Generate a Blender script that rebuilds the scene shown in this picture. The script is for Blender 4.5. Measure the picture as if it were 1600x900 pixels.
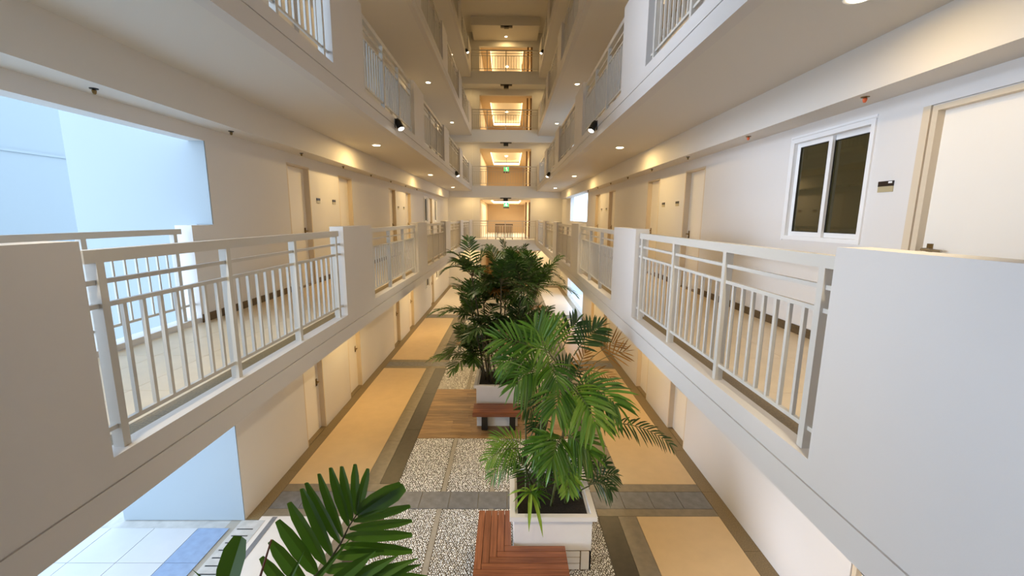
import bpy, math, random
import numpy as np
from mathutils import Vector, Matrix

scene = bpy.context.scene
for o in list(bpy.data.objects):
    bpy.data.objects.remove(o)

# ------------------------------------------------------------------ camera
CAM_Z = 4.3
PITCH, YAW, ROLL, FPX = 0.1662, -0.0100, 0.008, 655.57
cam_data = bpy.data.cameras.new('camera')
cam_data.sensor_fit = 'HORIZONTAL'
cam_data.sensor_width = 36.0
cam_data.lens = 36.0 * FPX / 1600.0
cam_data.clip_start = 0.05
cam = bpy.data.objects.new('camera', cam_data)
scene.collection.objects.link(cam)


def _yaw(d):
    c, s = math.cos(YAW), math.sin(YAW)
    return Vector((d[0] * c - d[1] * s, d[0] * s + d[1] * c, d[2]))


_cr, _sr = math.cos(ROLL), math.sin(ROLL)
_r0 = Vector((1, 0, 0))
_u0 = Vector((0, math.sin(PITCH), math.cos(PITCH)))
_f0 = Vector((0, math.cos(PITCH), -math.sin(PITCH)))
_right = _yaw(_r0 * _cr + _u0 * _sr)
_up = _yaw(_u0 * _cr - _r0 * _sr)
_fwd = _yaw(_f0)
cam.matrix_world = Matrix((
    (_right.x, _up.x, -_fwd.x, 0.0),
    (_right.y, _up.y, -_fwd.y, 0.0),
    (_right.z, _up.z, -_fwd.z, CAM_Z),
    (0, 0, 0, 1)))
scene.camera = cam

# ------------------------------------------------------------------ sky, exposure
world = bpy.data.worlds.new('sky')
scene.world = world
world.use_nodes = True
_bg = world.node_tree.nodes['Background']
_bg.inputs['Color'].default_value = (0.56, 0.77, 1.0, 1)
SKY = 3.7
_bg.inputs['Strength'].default_value = SKY

fill_sun_data = bpy.data.lights.new('fill_sun', 'SUN')  # soft low source added to brighten the right side, standing for overcast glare
fill_sun_data.energy = 4.3
fill_sun_data.angle = math.radians(30)
fill_sun_data.color = (0.78, 0.85, 1.0)
fill_sun = bpy.data.objects.new('fill_sun', fill_sun_data)
_az, _el = math.radians(13), math.radians(7)
fill_sun.rotation_euler = Vector((math.cos(_el) * math.cos(_az), math.cos(_el) * math.sin(_az), -math.sin(_el))).to_track_quat('-Z', 'Y').to_euler()
scene.collection.objects.link(fill_sun)

scene.view_settings.view_transform = 'Standard'
scene.view_settings.look = 'None'
scene.view_settings.exposure = 0.0
scene.view_settings.gamma = 1.0
scene.view_settings.use_curve_mapping = False
scene.cycles.use_denoising = True
scene.cycles.max_bounces = 12
scene.cycles.diffuse_bounces = 8
scene.cycles.glossy_bounces = 4
scene.cycles.transmission_bounces = 6
scene.cycles.sample_clamp_indirect = 6.0
scene.cycles.caustics_reflective = False
scene.cycles.caustics_refractive = False

# light strengths
WARM = (1.0, 0.68, 0.28)
P_DOWN = {1: 36.0, 2: 23.0, 3: 13.0, 4: 10.0, 5: 8.0}
P_SPOT = 230.0

# ------------------------------------------------------------------ building measures
XL, XR = -2.08, 1.62          # balcony faces
WL, WR = -3.74, 3.35          # corridor walls
PT = 0.17                     # parapet thickness
SW = 0.12                     # sill width
Y0 = -4.0                     # building behind the camera
YF = 24.6                     # far bridge face
STORY = 3.055
ORD = {1: 'ground', 2: 'second', 3: 'third', 4: 'fourth', 5: 'fifth', 6: 'sixth'}
NTH = ['nearest', 'second', 'third', 'fourth', 'fifth']


def S(k):                     # sill height of level k
    return 0.0 if k == 1 else 3.03 + STORY * (k - 2)


def FL(k):                    # walking surface of level k
    return 0.0 if k == 1 else S(k) - 0.03


def CEIL(k):                  # ceiling of level k
    return S(k + 1) - 0.314


OPEN0, OPENL, PITCHY = 2.06, 3.29, 4.4
OPENINGS = [(OPEN0 + PITCHY * i, OPEN0 + PITCHY * i + OPENL) for i in range(5)]


# ------------------------------------------------------------------ materials
def mat(name, color, rough=0.6, metal=0.0, bump=0.0, bscale=60.0, var=0.0, vscale=3.0, spec=0.5, emit=None, estr=0.0, island=0.0):
    m = bpy.data.materials.new(name)
    m.use_nodes = True
    nt = m.node_tree
    b = nt.nodes['Principled BSDF']
    b.inputs['Roughness'].default_value = rough
    b.inputs['Metallic'].default_value = metal
    b.inputs['Specular IOR Level'].default_value = spec
    col = (*color, 1)
    b.inputs['Base Color'].default_value = col
    if emit:
        b.inputs['Emission Color'].default_value = (*emit, 1)
        b.inputs['Emission Strength'].default_value = estr
    if var or bump:
        tc = nt.nodes.new('ShaderNodeTexCoord')
    if var:
        n = nt.nodes.new('ShaderNodeTexNoise')
        n.inputs['Scale'].default_value = vscale
        n.inputs['Detail'].default_value = 5
        nt.links.new(tc.outputs['Object'], n.inputs['Vector'])
        mp = nt.nodes.new('ShaderNodeMapRange')
        mp.inputs['From Min'].default_value = 0.3
        mp.inputs['From Max'].default_value = 0.7
        mp.inputs['To Min'].default_value = 1 - var
        mp.inputs['To Max'].default_value = 1 + var
        nt.links.new(n.outputs['Fac'], mp.inputs['Value'])
        mx = nt.nodes.new('ShaderNodeVectorMath')
        mx.operation = 'SCALE'
        mx.inputs[0].default_value = color
        nt.links.new(mp.outputs['Result'], mx.inputs['Scale'])
        nt.links.new(mx.outputs['Vector'], b.inputs['Base Color'])
    if island:
        g = nt.nodes.new('ShaderNodeNewGeometry')
        mp = nt.nodes.new('ShaderNodeMapRange')
        mp.inputs['To Min'].default_value = 1 - island
        mp.inputs['To Max'].default_value = 1 + island * 0.5
        nt.links.new(g.outputs['Random Per Island'], mp.inputs['Value'])
        mx = nt.nodes.new('ShaderNodeVectorMath')
        mx.operation = 'SCALE'
        mx.inputs[0].default_value = color
        nt.links.new(mp.outputs['Result'], mx.inputs['Scale'])
        nt.links.new(mx.outputs['Vector'], b.inputs['Base Color'])
    if bump:
        n2 = nt.nodes.new('ShaderNodeTexNoise')
        n2.inputs['Scale'].default_value = bscale
        n2.inputs['Detail'].default_value = 3
        nt.links.new(tc.outputs['Object'], n2.inputs['Vector'])
        bp = nt.nodes.new('ShaderNodeBump')
        bp.inputs['Strength'].default_value = bump
        bp.inputs['Distance'].default_value = 0.004
        nt.links.new(n2.outputs['Fac'], bp.inputs['Height'])
        nt.links.new(bp.outputs['Normal'], b.inputs['Normal'])
    return m


def wood(name, c1, c2, axis=0, rough=0.5, scale=1.0, per_object=0.25):
    m = bpy.data.materials.new(name)
    m.use_nodes = True
    nt = m.node_tree
    b = nt.nodes['Principled BSDF']
    b.inputs['Roughness'].default_value = rough
    tc = nt.nodes.new('ShaderNodeTexCoord')
    mp = nt.nodes.new('ShaderNodeMapping')
    sc = [40 * scale] * 3
    sc[axis] = 2.2 * scale
    mp.inputs['Scale'].default_value = sc
    nt.links.new(tc.outputs['Object'], mp.inputs['Vector'])
    oi = nt.nodes.new('ShaderNodeObjectInfo')
    cmb = nt.nodes.new('ShaderNodeVectorMath')
    cmb.operation = 'ADD'
    nt.links.new(mp.outputs['Vector'], cmb.inputs[0])
    sc2 = nt.nodes.new('ShaderNodeVectorMath')
    sc2.operation = 'SCALE'
    sc2.inputs[0].default_value = (37, 19, 53)
    nt.links.new(oi.outputs['Random'], sc2.inputs['Scale'])
    nt.links.new(sc2.outputs['Vector'], cmb.inputs[1])
    n = nt.nodes.new('ShaderNodeTexNoise')
    n.inputs['Scale'].default_value = 1.0
    n.inputs['Detail'].default_value = 6
    nt.links.new(cmb.outputs['Vector'], n.inputs['Vector'])
    r = nt.nodes.new('ShaderNodeValToRGB')
    r.color_ramp.elements[0].position = 0.32
    r.color_ramp.elements[0].color = (*c1, 1)
    r.color_ramp.elements[1].position = 0.7
    r.color_ramp.elements[1].color = (*c2, 1)
    nt.links.new(n.outputs['Fac'], r.inputs['Fac'])
    mr = nt.nodes.new('ShaderNodeMapRange')
    mr.inputs['To Min'].default_value = 1 - per_object
    mr.inputs['To Max'].default_value = 1 + per_object
    nt.links.new(oi.outputs['Random'], mr.inputs['Value'])
    mx = nt.nodes.new('ShaderNodeVectorMath')
    mx.operation = 'SCALE'
    nt.links.new(r.outputs['Color'], mx.inputs[0])
    nt.links.new(mr.outputs['Result'], mx.inputs['Scale'])
    nt.links.new(mx.outputs['Vector'], b.inputs['Base Color'])
    return m


def leaf_mat(name, c, c2, rough=0.38, trans=0.3):
    m = bpy.data.materials.new(name)
    m.use_nodes = True
    nt = m.node_tree
    b = nt.nodes['Principled BSDF']
    b.inputs['Roughness'].default_value = rough
    g = nt.nodes.new('ShaderNodeNewGeometry')
    r = nt.nodes.new('ShaderNodeValToRGB')
    r.color_ramp.elements[0].color = (*c, 1)
    r.color_ramp.elements[1].color = (*c2, 1)
    nt.links.new(g.outputs['Random Per Island'], r.inputs['Fac'])
    nt.links.new(r.outputs['Color'], b.inputs['Base Color'])
    t = nt.nodes.new('ShaderNodeBsdfTranslucent')
    nt.links.new(r.outputs['Color'], t.inputs['Color'])
    mix = nt.nodes.new('ShaderNodeMixShader')
    mix.inputs['Fac'].default_value = trans
    nt.links.new(b.outputs['BSDF'], mix.inputs[1])
    nt.links.new(t.outputs['BSDF'], mix.inputs[2])
    nt.links.new(mix.outputs['Shader'], nt.nodes['Material Output'].inputs['Surface'])
    return m


M = {}
M['wall'] = mat('white_wall_paint', (0.70, 0.68, 0.66), 0.55, bump=0.05, bscale=180, var=0.012, vscale=1.3)
M['soffit'] = mat('white_soffit_paint', (0.69, 0.66, 0.615), 0.6, bump=0.04, bscale=160)
M['fascia'] = mat('white_fascia_paint', (0.65, 0.618, 0.59), 0.5, bump=0.05, bscale=140, var=0.015, vscale=1.0)
M['bridge'] = mat('white_bridge_paint', (0.76, 0.755, 0.74), 0.5, bump=0.04, bscale=140)
M['rail'] = mat('cream_rail_paint', (0.59, 0.565, 0.52), 0.35, spec=0.5)
M['door'] = mat('white_door_paint', (0.83, 0.79, 0.72), 0.4, bump=0.03, bscale=90)
M['frame'] = mat('beige_frame_paint', (0.66, 0.56, 0.42), 0.45)
M['base'] = mat('brown_granite', (0.10, 0.065, 0.03), 0.4, var=0.35, vscale=60)
M['border'] = mat('brown_border_granite', (0.20, 0.145, 0.07), 0.45, var=0.3, vscale=70)
M['tan'] = mat('tan_floor_tile', (0.62, 0.455, 0.255), 0.32, var=0.04, vscale=4)
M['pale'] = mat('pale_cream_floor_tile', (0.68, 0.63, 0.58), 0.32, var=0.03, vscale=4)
M['tile'] = mat('beige_walkway_tile', (0.66, 0.54, 0.38), 0.35, var=0.04, vscale=5)
M['greyband'] = mat('grey_brown_stone', (0.21, 0.175, 0.125), 0.5, var=0.14, vscale=9)
M['slate'] = mat('grey_slate', (0.165, 0.168, 0.178), 0.5, bump=0.25, bscale=40, var=0.22, vscale=8)
M['dark'] = mat('dark_stone', (0.045, 0.037, 0.026), 0.45, var=0.2, vscale=10)
M['grout'] = mat('grey_grout', (0.34, 0.31, 0.26), 0.8)
M['divider'] = mat('concrete_divider', (0.33, 0.30, 0.25), 0.7, var=0.1, vscale=14)
M['pebble'] = mat('cream_pebble', (0.90, 0.88, 0.84), 0.5, island=0.42)
M['pebblebed'] = mat('pebble_mortar', (0.16, 0.14, 0.11), 0.9)
M['deck_board'] = wood('brown_deck_wood', (0.17, 0.095, 0.042), (0.38, 0.235, 0.11), 0, 0.5, 1.0, 0.3)
M['bench'] = wood('red_brown_bench_wood', (0.17, 0.052, 0.020), (0.30, 0.105, 0.043), 0, 0.42, 1.2, 0.12)
M['benchy'] = wood('red_brown_bench_wood_along', (0.17, 0.052, 0.020), (0.30, 0.105, 0.043), 1, 0.42, 1.2, 0.12)
M['planter'] = mat('white_planter_paint', (0.82, 0.79, 0.76), 0.5, bump=0.08, bscale=90, var=0.02, vscale=5)
M['joint'] = mat('brown_mortar_joint', (0.20, 0.13, 0.06), 0.8)
M['soil'] = mat('dark_soil', (0.014, 0.010, 0.007), 0.95, bump=0.9, bscale=70, var=0.5, vscale=40)
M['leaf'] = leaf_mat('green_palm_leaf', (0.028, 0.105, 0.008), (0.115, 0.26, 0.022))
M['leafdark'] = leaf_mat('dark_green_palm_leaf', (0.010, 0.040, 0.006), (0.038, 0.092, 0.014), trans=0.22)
M['leaffg'] = leaf_mat('deep_green_palm_leaf', (0.045, 0.13, 0.012), (0.10, 0.23, 0.022), 0.3, trans=0.4)
M['leafyel2'] = leaf_mat('light_green_palm_leaf', (0.09, 0.22, 0.015), (0.22, 0.36, 0.04))
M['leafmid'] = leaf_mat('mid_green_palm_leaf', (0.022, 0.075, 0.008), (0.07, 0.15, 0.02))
M['leafyel'] = leaf_mat('lime_green_leaf', (0.16, 0.32, 0.02), (0.30, 0.42, 0.04))
M['leafdry'] = leaf_mat('dry_brown_leaf', (0.22, 0.105, 0.025), (0.46, 0.24, 0.06))
M['stem'] = mat('green_cane', (0.085, 0.10, 0.03), 0.5, var=0.4, vscale=18)
M['stemdark'] = mat('brown_cane', (0.045, 0.038, 0.018), 0.6, var=0.4, vscale=18)
M['stalkred'] = mat('red_brown_stalk', (0.20, 0.06, 0.03), 0.5)
M['black'] = mat('black_metal', (0.012, 0.011, 0.010), 0.4)
M['chrome'] = mat('brushed_steel', (0.45, 0.40, 0.32), 0.3, 1.0)
M['brass'] = mat('dark_brass', (0.25, 0.17, 0.07), 0.35, 0.9)
M['alu'] = mat('white_window_aluminium', (0.80, 0.80, 0.80), 0.35)
M['gasket'] = mat('black_gasket', (0.02, 0.02, 0.02), 0.6)
M['glass'] = mat('dark_olive_reflection_glass', (0.040, 0.033, 0.012), 0.04, spec=0.9)  # olive of the reflected interior put into the pane colour
M['plaqueb'] = mat('dark_plaque', (0.02, 0.012, 0.010), 0.3)
M['plaqueg'] = mat('gold_plaque', (0.50, 0.44, 0.28), 0.35, 0.3)
M['white'] = mat('white_print', (0.8, 0.8, 0.8), 0.5)
M['orange'] = mat('orange_plastic', (0.75, 0.14, 0.04), 0.4)
M['lens'] = mat('lamp_glass', (1, 0.9, 0.7), 0.4, emit=(1.0, 0.83, 0.55), estr=16.0)
M['spotlens'] = mat('spot_glass', (1, 0.95, 0.85), 0.4, emit=(1.0, 0.92, 0.78), estr=10.0)
M['cove'] = mat('cove_strip', (1, 0.85, 0.5), 0.4, emit=(1.0, 0.74, 0.38), estr=6.0)
M['lobby'] = mat('warm_lobby_paint', (0.70, 0.58, 0.42), 0.6)
M['exitgreen'] = mat('green_lit_sign', (0.02, 0.5, 0.15), 0.4, emit=(0.05, 0.85, 0.25), estr=0.9)
M['exitwhite'] = mat('white_lit_sign', (0.8, 0.9, 0.8), 0.4, emit=(0.7, 1.0, 0.75), estr=1.0)
M['timber'] = wood('brown_door_timber', (0.13, 0.06, 0.025), (0.26, 0.13, 0.05), 2, 0.5, 1.0, 0.1)
M['exttile'] = mat('white_outdoor_tile', (0.52, 0.52, 0.53), 0.5, var=0.03, vscale=3)
M['extblue'] = mat('blue_grey_outdoor_tile', (0.23, 0.31, 0.46), 0.5, var=0.1, vscale=10)
M['extgrey'] = mat('grey_outdoor_stone', (0.45, 0.44, 0.42), 0.7, var=0.15, vscale=7)
M['extwall'] = mat('skylight_tinted_outer_wall', (0.335, 0.385, 0.42), 0.7)  # white walls' colour lowered and blued to carry the sky's shading


# ------------------------------------------------------------------ mesh helpers
class MB:
    def __init__(self):
        self.v, self.f = [], []

    def box(self, x0, x1, y0, y1, z0, z1):
        if x0 > x1: x0, x1 = x1, x0
        if y0 > y1: y0, y1 = y1, y0
        if z0 > z1: z0, z1 = z1, z0
        n = len(self.v)
        self.v += [(x0, y0, z0), (x1, y0, z0), (x1, y1, z0), (x0, y1, z0), (x0, y0, z1), (x1, y0, z1), (x1, y1, z1), (x0, y1, z1)]
        self.f += [tuple(n + i for i in q) for q in ((0, 3, 2, 1), (4, 5, 6, 7), (0, 1, 5, 4), (1, 2, 6, 5), (2, 3, 7, 6), (3, 0, 4, 7))]
        return self

    def poly(self, pts):
        n = len(self.v)
        self.v += [tuple(p) for p in pts]
        self.f.append(tuple(range(n, n + len(pts))))
        return self

    def tube(self, pts, radii, seg=8, caps=True):
        pts = [Vector(p) for p in pts]
        if not isinstance(radii, (list, tuple)):
            radii = [radii] * len(pts)
        n0 = len(self.v)
        t0 = (pts[1] - pts[0]).normalized()
        ref = Vector((0, 0, 1)) if abs(t0.z) < 0.9 else Vector((1, 0, 0))
        a = t0.cross(ref).normalized()
        for i, p in enumerate(pts):
            t = (pts[min(i + 1, len(pts) - 1)] - pts[max(i - 1, 0)]).normalized()
            a = (a - t * a.dot(t)).normalized()
            b = t.cross(a)
            for k in range(seg):
                w = 2 * math.pi * k / seg
                q = p + (a * math.cos(w) + b * math.sin(w)) * radii[i]
                self.v.append(tuple(q))
        for i in range(len(pts) - 1):
            for k in range(seg):
                k2 = (k + 1) % seg
                self.f.append((n0 + i * seg + k, n0 + i * seg + k2, n0 + (i + 1) * seg + k2, n0 + (i + 1) * seg + k))
        if caps:
            self.f.append(tuple(n0 + k for k in reversed(range(seg))))
            m = n0 + (len(pts) - 1) * seg
            self.f.append(tuple(m + k for k in range(seg)))
        return self

    def lathe(self, prof, seg=20, c=(0, 0, 0)):
        n0 = len(self.v)
        for r, z in prof:
            for k in range(seg):
                w = 2 * math.pi * k / seg
                self.v.append((c[0] + r * math.cos(w), c[1] + r * math.sin(w), c[2] + z))
        for i in range(len(prof) - 1):
            for k in range(seg):
                k2 = (k + 1) % seg
                self.f.append((n0 + i * seg + k, n0 + i * seg + k2, n0 + (i + 1) * seg + k2, n0 + (i + 1) * seg + k))
        self.f.append(tuple(n0 + k for k in reversed(range(seg))))
        m = n0 + (len(prof) - 1) * seg
        self.f.append(tuple(m + k for k in range(seg)))
        return self

    def mesh(self, name, material, smooth=False):
        me = bpy.data.meshes.new(name)
        me.from_pydata(self.v, [], self.f)
        me.materials.append(material)
        if smooth:
            me.polygons.foreach_set('use_smooth', [True] * len(me.polygons))
        me.update()
        return me


COL = scene.collection.objects


def place(name, me, parent=None, loc=(0, 0, 0)):
    o = bpy.data.objects.new(name, me)
    o.location = loc
    if parent is not None:
        o.parent = parent
    COL.link(o)
    return o


def part(name, mb, material, parent, loc=(0, 0, 0), smooth=False):
    return place(name, mb.mesh(name, material, smooth), parent, loc)


def tag(o, label, cat, group=None, kind=None):
    o['label'] = label
    o['category'] = cat
    if group: o['group'] = group
    if kind: o['kind'] = kind
    return o


def empty(name, loc, label, cat, group=None, kind=None):
    o = bpy.data.objects.new(name, None)
    o.empty_display_size = 0.1
    o.location = loc
    COL.link(o)
    return tag(o, label, cat, group, kind)


def struct(name, mb, material, label, cat, loc=(0, 0, 0)):
    o = place(name, mb.mesh(name, material), None, loc)
    return tag(o, label, cat, None, 'structure')


def wall_x(mb, x0, x1, y0, y1, z0, z1, holes):
    """wall slab between x0..x1 running along Y, with rectangular holes (ya, yb, za, zb)"""
    cuts = sorted({y0, y1, *[min(max(h[0], y0), y1) for h in holes], *[min(max(h[1], y0), y1) for h in holes]})
    for a, b in zip(cuts, cuts[1:]):
        mid = (a + b) / 2
        hs = sorted([(h[2], h[3]) for h in holes if h[0] < mid < h[1]])
        z = z0
        for za, zb in hs:
            if za > z + 1e-5: mb.box(x0, x1, a, b, z, za)
            z = max(z, zb)
        if z < z1 - 1e-5: mb.box(x0, x1, a, b, z, z1)


# ------------------------------------------------------------------ shell: walls, slabs, roof
DOORS = [(7.33, 8.15), (9.5, 10.32), (13.43, 14.25), (15.6, 16.42)]
LEFT_OPEN = (-0.4, 5.42)
RIGHT_OPEN = (18.1, 23.0)
DT = 2.19                                             # door height

hl, hr = [], []
for k in range(1, 6):
    f = FL(k)
    for a, b in DOORS:
        hl.append((a, b, f, f + DT))
        hr.append((a, b, f, f + DT))
    if k <= 3:
        if k == 1:
            hl.append((LEFT_OPEN[0], LEFT_OPEN[1], 0.0, 2.2))
            hr.append((18.4, 23.2, 0.0, 2.3))
        else:
            hl.append((LEFT_OPEN[0], 5.04, f, S(k) + 1.15))
            hl.append((LEFT_OPEN[0], LEFT_OPEN[1], S(k) + 1.15, f + 2.2))
            hr.append((RIGHT_OPEN[0], RIGHT_OPEN[1], S(k) + 1.12, f + 2.4))
# right wall, second floor: window and the nearest door; ground floor the nearest door
WIN = (3.98, 5.12, 4.07, 5.22)
hr.append((WIN[0], WIN[1], WIN[2], WIN[3]))
NEAR_DOOR = (2.55, 3.46)
hr.append((NEAR_DOOR[0], NEAR_DOOR[1], FL(2), FL(2) + DT))
hr.append((NEAR_DOOR[0] + 0.05, NEAR_DOOR[1] + 0.05, 0, DT))
LWIN = [(18.85, 19.75), (21.5, 22.3)]
for a, b in LWIN:
    hl.append((a, b, 4.05, 5.2))
    hl.append((a, b, 1.05, 2.2))
LDOOR = (20.15, 21.0)
hl.append((LDOOR[0], LDOOR[1], FL(2), FL(2) + DT))
hl.append((LDOOR[0], LDOOR[1], 0, DT))

TOP = S(6) - 0.314
w = MB(); wall_x(w, WL - 0.2, WL, Y0, 26.6, 0, TOP, hl)
wall_left = struct('wall_left', w, M['wall'], 'white corridor wall with recessed doors along the left side', 'wall')
w = MB(); wall_x(w, WR, WR + 0.2, Y0, 26.6, 0, TOP, hr)
wall_right = struct('wall_right', w, M['wall'], 'white corridor wall with window and recessed doors along the right side', 'wall')
w = MB(); w.box(WL - 0.2, WR + 0.2, Y0 - 0.2, Y0, 0, TOP)
struct('wall_back', w, M['wall'], 'white end wall closing the atrium behind the near bridge', 'wall')

# far wall with the lobby mouths
LX0, LX1, LY1 = -1.77, 1.37, 37.6
w = MB()
w.box(WL, LX0, 26.6, 26.8, 0, TOP)
w.box(LX1, WR, 26.6, 26.8, 0, TOP)
for k in range(1, 6):
    w.box(LX0, LX1, 26.6, 26.8, CEIL(k) - (0.38 if k < 5 else 0.75), S(k + 1) - 0.06)
struct('wall_far', w, M['wall'], 'white far wall with stacked lift lobby mouths', 'wall')
w = MB()
w.box(LX0 - 0.15, LX0, 26.8, LY1, 0, TOP)
w.box(LX1, LX1 + 0.15, 26.8, LY1, 0, TOP)
w.box(LX0 - 0.15, LX1 + 0.15, LY1, LY1 + 0.15, 0, TOP)
struct('wall_lobby', w, M['lobby'], 'warm beige walls of the stacked lobbies beyond the far bridge', 'wall')
w = MB()
for xs in ((-2.29, -2.21),):
    w.box(xs[0], xs[1], 26.56, 26.6, 0, TOP)
struct('trim_1', w, M['wall'], 'slim white vertical pipe casing on the far wall left of the lobbies', 'trim')

# roof
w = MB(); w.box(WL - 0.2, WR + 0.2, Y0 - 0.2, LY1 + 0.2, TOP, TOP + 0.2)
struct('ceiling', w, M['soffit'], 'cream top ceiling over the whole atrium', 'ceiling')
w = MB(); w.box(XL, XR, YF, 26.6, TOP - 0.44, TOP)
struct('trim_2', w, M['soffit'], 'cream lowered band of the top ceiling at the far end', 'beam')

# walkway slabs, fascias, ceiling beams
for k in range(2, 6):
    s = S(k); z0 = s - 0.314
    for side, xf, xw, sg in (('left', XL, WL, -1), ('right', XR, WR, 1)):
        w = MB()
        w.box(xf + sg * SW, xw, Y0, YF + 0.2, z0, s - 0.055)
        slab = struct('floor_slab', w, M['soffit'], f'white walkway slab of the {ORD[k]} floor on the {side} side', 'floor')
        # fascia with a shadow groove
        w = MB()
        w.box(xf, xf + sg * SW, Y0, YF, z0, s - 0.146)
        w.box(xf + sg * 0.012, xf + sg * SW, Y0, YF, s - 0.146, s - 0.134)
        w.box(xf, xf + sg * SW, Y0, YF, s - 0.134, s)
        fas = struct('trim_fascia', w, M['fascia'], f'white grooved slab edge of the {ORD[k]} floor walkway, {side} side of the atrium', 'fascia')
        # parapets between the openings
        ys = [(OPENINGS[i][1], OPENINGS[i + 1][0]) for i in range(4)] + [(OPENINGS[4][1], YF)]
        ys = [(0.95, OPEN0)] + ys
        for a, b in ys:
            p = MB(); p.box(xf, xf + sg * PT, a, b, s, s + 1.14)
            part('parapet', p, M['fascia'], fas)
        p = MB(); p.box(xf, xf + sg * PT, Y0, -1.2, s, s + 1.14)
        part('parapet', p, M['fascia'], fas)
# ceiling beams along the corridor walls for every level
for k in range(1, 5):
    zc = CEIL(k)
    for side, xw, sg in (('left', WL, 1), ('right', WR, -1)):
        w = MB(); w.box(xw, xw + sg * 0.35, Y0, YF, zc - 0.41, zc)
        struct('ceiling_beam', w, M['soffit'], f'white boxed beam under the {side} {ORD[k]} floor corridor ceiling', 'beam')
# far bridges
for k in range(2, 6):
    s = S(k)
    w = MB(); w.box(WL, WR, YF, YF + 0.25, s - 0.66, s)
    w.box(WL, WR, YF + 0.25, 26.6, s - 0.35, s - 0.03)
    w.box(LX0, LX1, 26.6, LY1, s - 0.30, s - 0.03)
    struct('floor_bridge', w, M['bridge'], f'white far bridge beam and slab at the {ORD[k]} floor', 'bridge')
# near bridge the photographer stands on
w = MB(); w.box(XL, XR, -1.7, -0.15, S(2) - 0.31, S(2) - 0.03)
struct('floor_near_bridge', w, M['soffit'], 'white near bridge between the second floor walkways', 'bridge')

# baseboards
for side, x, sg in (('left', WL, 1), ('right', WR, -1)):
    for k in (2, 3):
        f = FL(k)
        w = MB()
        segs = [Y0] + [v for d in DOORS for v in d] + [26.6]
        if side == 'left':
            segs = [5.42] + segs[1:] if k == 1 else [5.04] + segs[1:]
        segs = list(zip(segs[0::2], segs[1::2]))
        for a, b in segs:
            if side == 'right' and a < NEAR_DOOR[0]:
                w.box(x, x + sg * 0.012, a, NEAR_DOOR[0] - 0.06, f, f + 0.1)
                a = NEAR_DOOR[1] + 0.06
            if side == 'right' and k == 1 and b > 18.4:
                b = 18.4
            w.box(x, x + sg * 0.012, a, b, f, f + 0.1)
        struct(f'baseboard_{side}', w, M['base'], f'dark brown baseboard of the {side} {ORD[k]} floor corridor wall', 'baseboard')

# ------------------------------------------------------------------ ground floor
fl = MB()
fl.box(WL - 0.2, WR + 0.2, Y0, LY1, -0.2, -0.012)
floor = struct('floor', fl, M['grout'], 'stone and tile ground floor with tan panels and pebble garden beds', 'floor')
_tile_cache = {}


def tilebox(name, x0, x1, y0, y1, m, g=0.003, z=0.0, th=0.014, parent=None):
    """one slab piece; alike sizes share their mesh"""
    dx, dy = round(x1 - x0 - 2 * g, 4), round(y1 - y0 - 2 * g, 4)
    key = (name, dx, dy, m.name, th)
    if key not in _tile_cache:
        b = MB(); b.box(0, dx, 0, dy, -th, 0)
        _tile_cache[key] = b.mesh(name, m)
    return place(name, _tile_cache[key], parent or floor, (x0 + g, y0 + g, z))


def run(name, x0, x1, y0, y1, step, m, along='y', g=0.003, z=0.0):
    if along == 'y':
        n = max(1, round((y1 - y0) / step)); d = (y1 - y0) / n
        for i in range(n): tilebox(name, x0, x1, y0 + i * d, y0 + (i + 1) * d, m, g, z)
    else:
        n = max(1, round((x1 - x0) / step)); d = (x1 - x0) / n
        for i in range(n): tilebox(name, x0 + i * d, x0 + (i + 1) * d, y0, y1, m, g, z)


GX0, GX1 = -1.77, 1.34
BAYS = [(-0.6, 5.49), (6.24, 11.57), (12.29, 17.67), (18.38, 25.8)]
CROSS = [(5.49, 6.24), (11.57, 12.29), (17.67, 18.38)]
run('border_tile', -3.74, -3.55, 5.42, 26.6, 1.2, M['border'])
run('border_tile', 3.12, 3.35, 0.0, 26.6, 1.2, M['border'])
for a, b in BAYS:
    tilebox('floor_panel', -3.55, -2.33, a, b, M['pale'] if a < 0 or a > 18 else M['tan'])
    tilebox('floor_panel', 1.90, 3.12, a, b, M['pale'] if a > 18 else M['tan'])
    run('grey_strip', -2.33, -2.07, a, b, 1.35, M['greyband'])
    run('grey_strip', 1.63, 1.90, a, b, 1.35, M['greyband'])
    run('dark_strip', -2.07, -1.77, a, b, 1.78, M['dark'])
    run('dark_strip', 1.34, 1.63, a, b, 1.78, M['dark'])
for a, b in CROSS:
    c0, c1 = a + 0.16, b - 0.19
    for x0, x1 in ((-3.55, -1.77), (1.34, 3.12)):
        tilebox('grey_strip', x0, x1, a, c0, M['greyband'])
        tilebox('grey_strip', x0, x1, c1, b, M['greyband'])
        run('slate_tile', x0, x1, c0, c1, 0.43, M['slate'], 'x', 0.005)
    run('slate_tile', GX0, GX1, c0, c1, 0.43, M['slate'], 'x', 0.006)
tilebox('grey_strip', -3.55, 3.12, 25.8, 26.6, M['greyband'])
run('tan_panel', -3.55, 3.12, 26.6, LY1, 1.2, M['tan'], 'x')
# garden beds: pebble panels with concrete dividers, timber decking
DIV = [-1.0, -0.23, 0.54]
BEDS = [(3.7, 5.65, 0.030), (6.05, 7.68, 0.034), (10.08, 11.73, 0.04), (12.1, 13.8, 0.045), (16.2, 17.83, 0.06)]
rng = np.random.default_rng(4)
PB = [(1.0, 0.0), (0.8, 0.62), (0.0, 1.0)]


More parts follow.
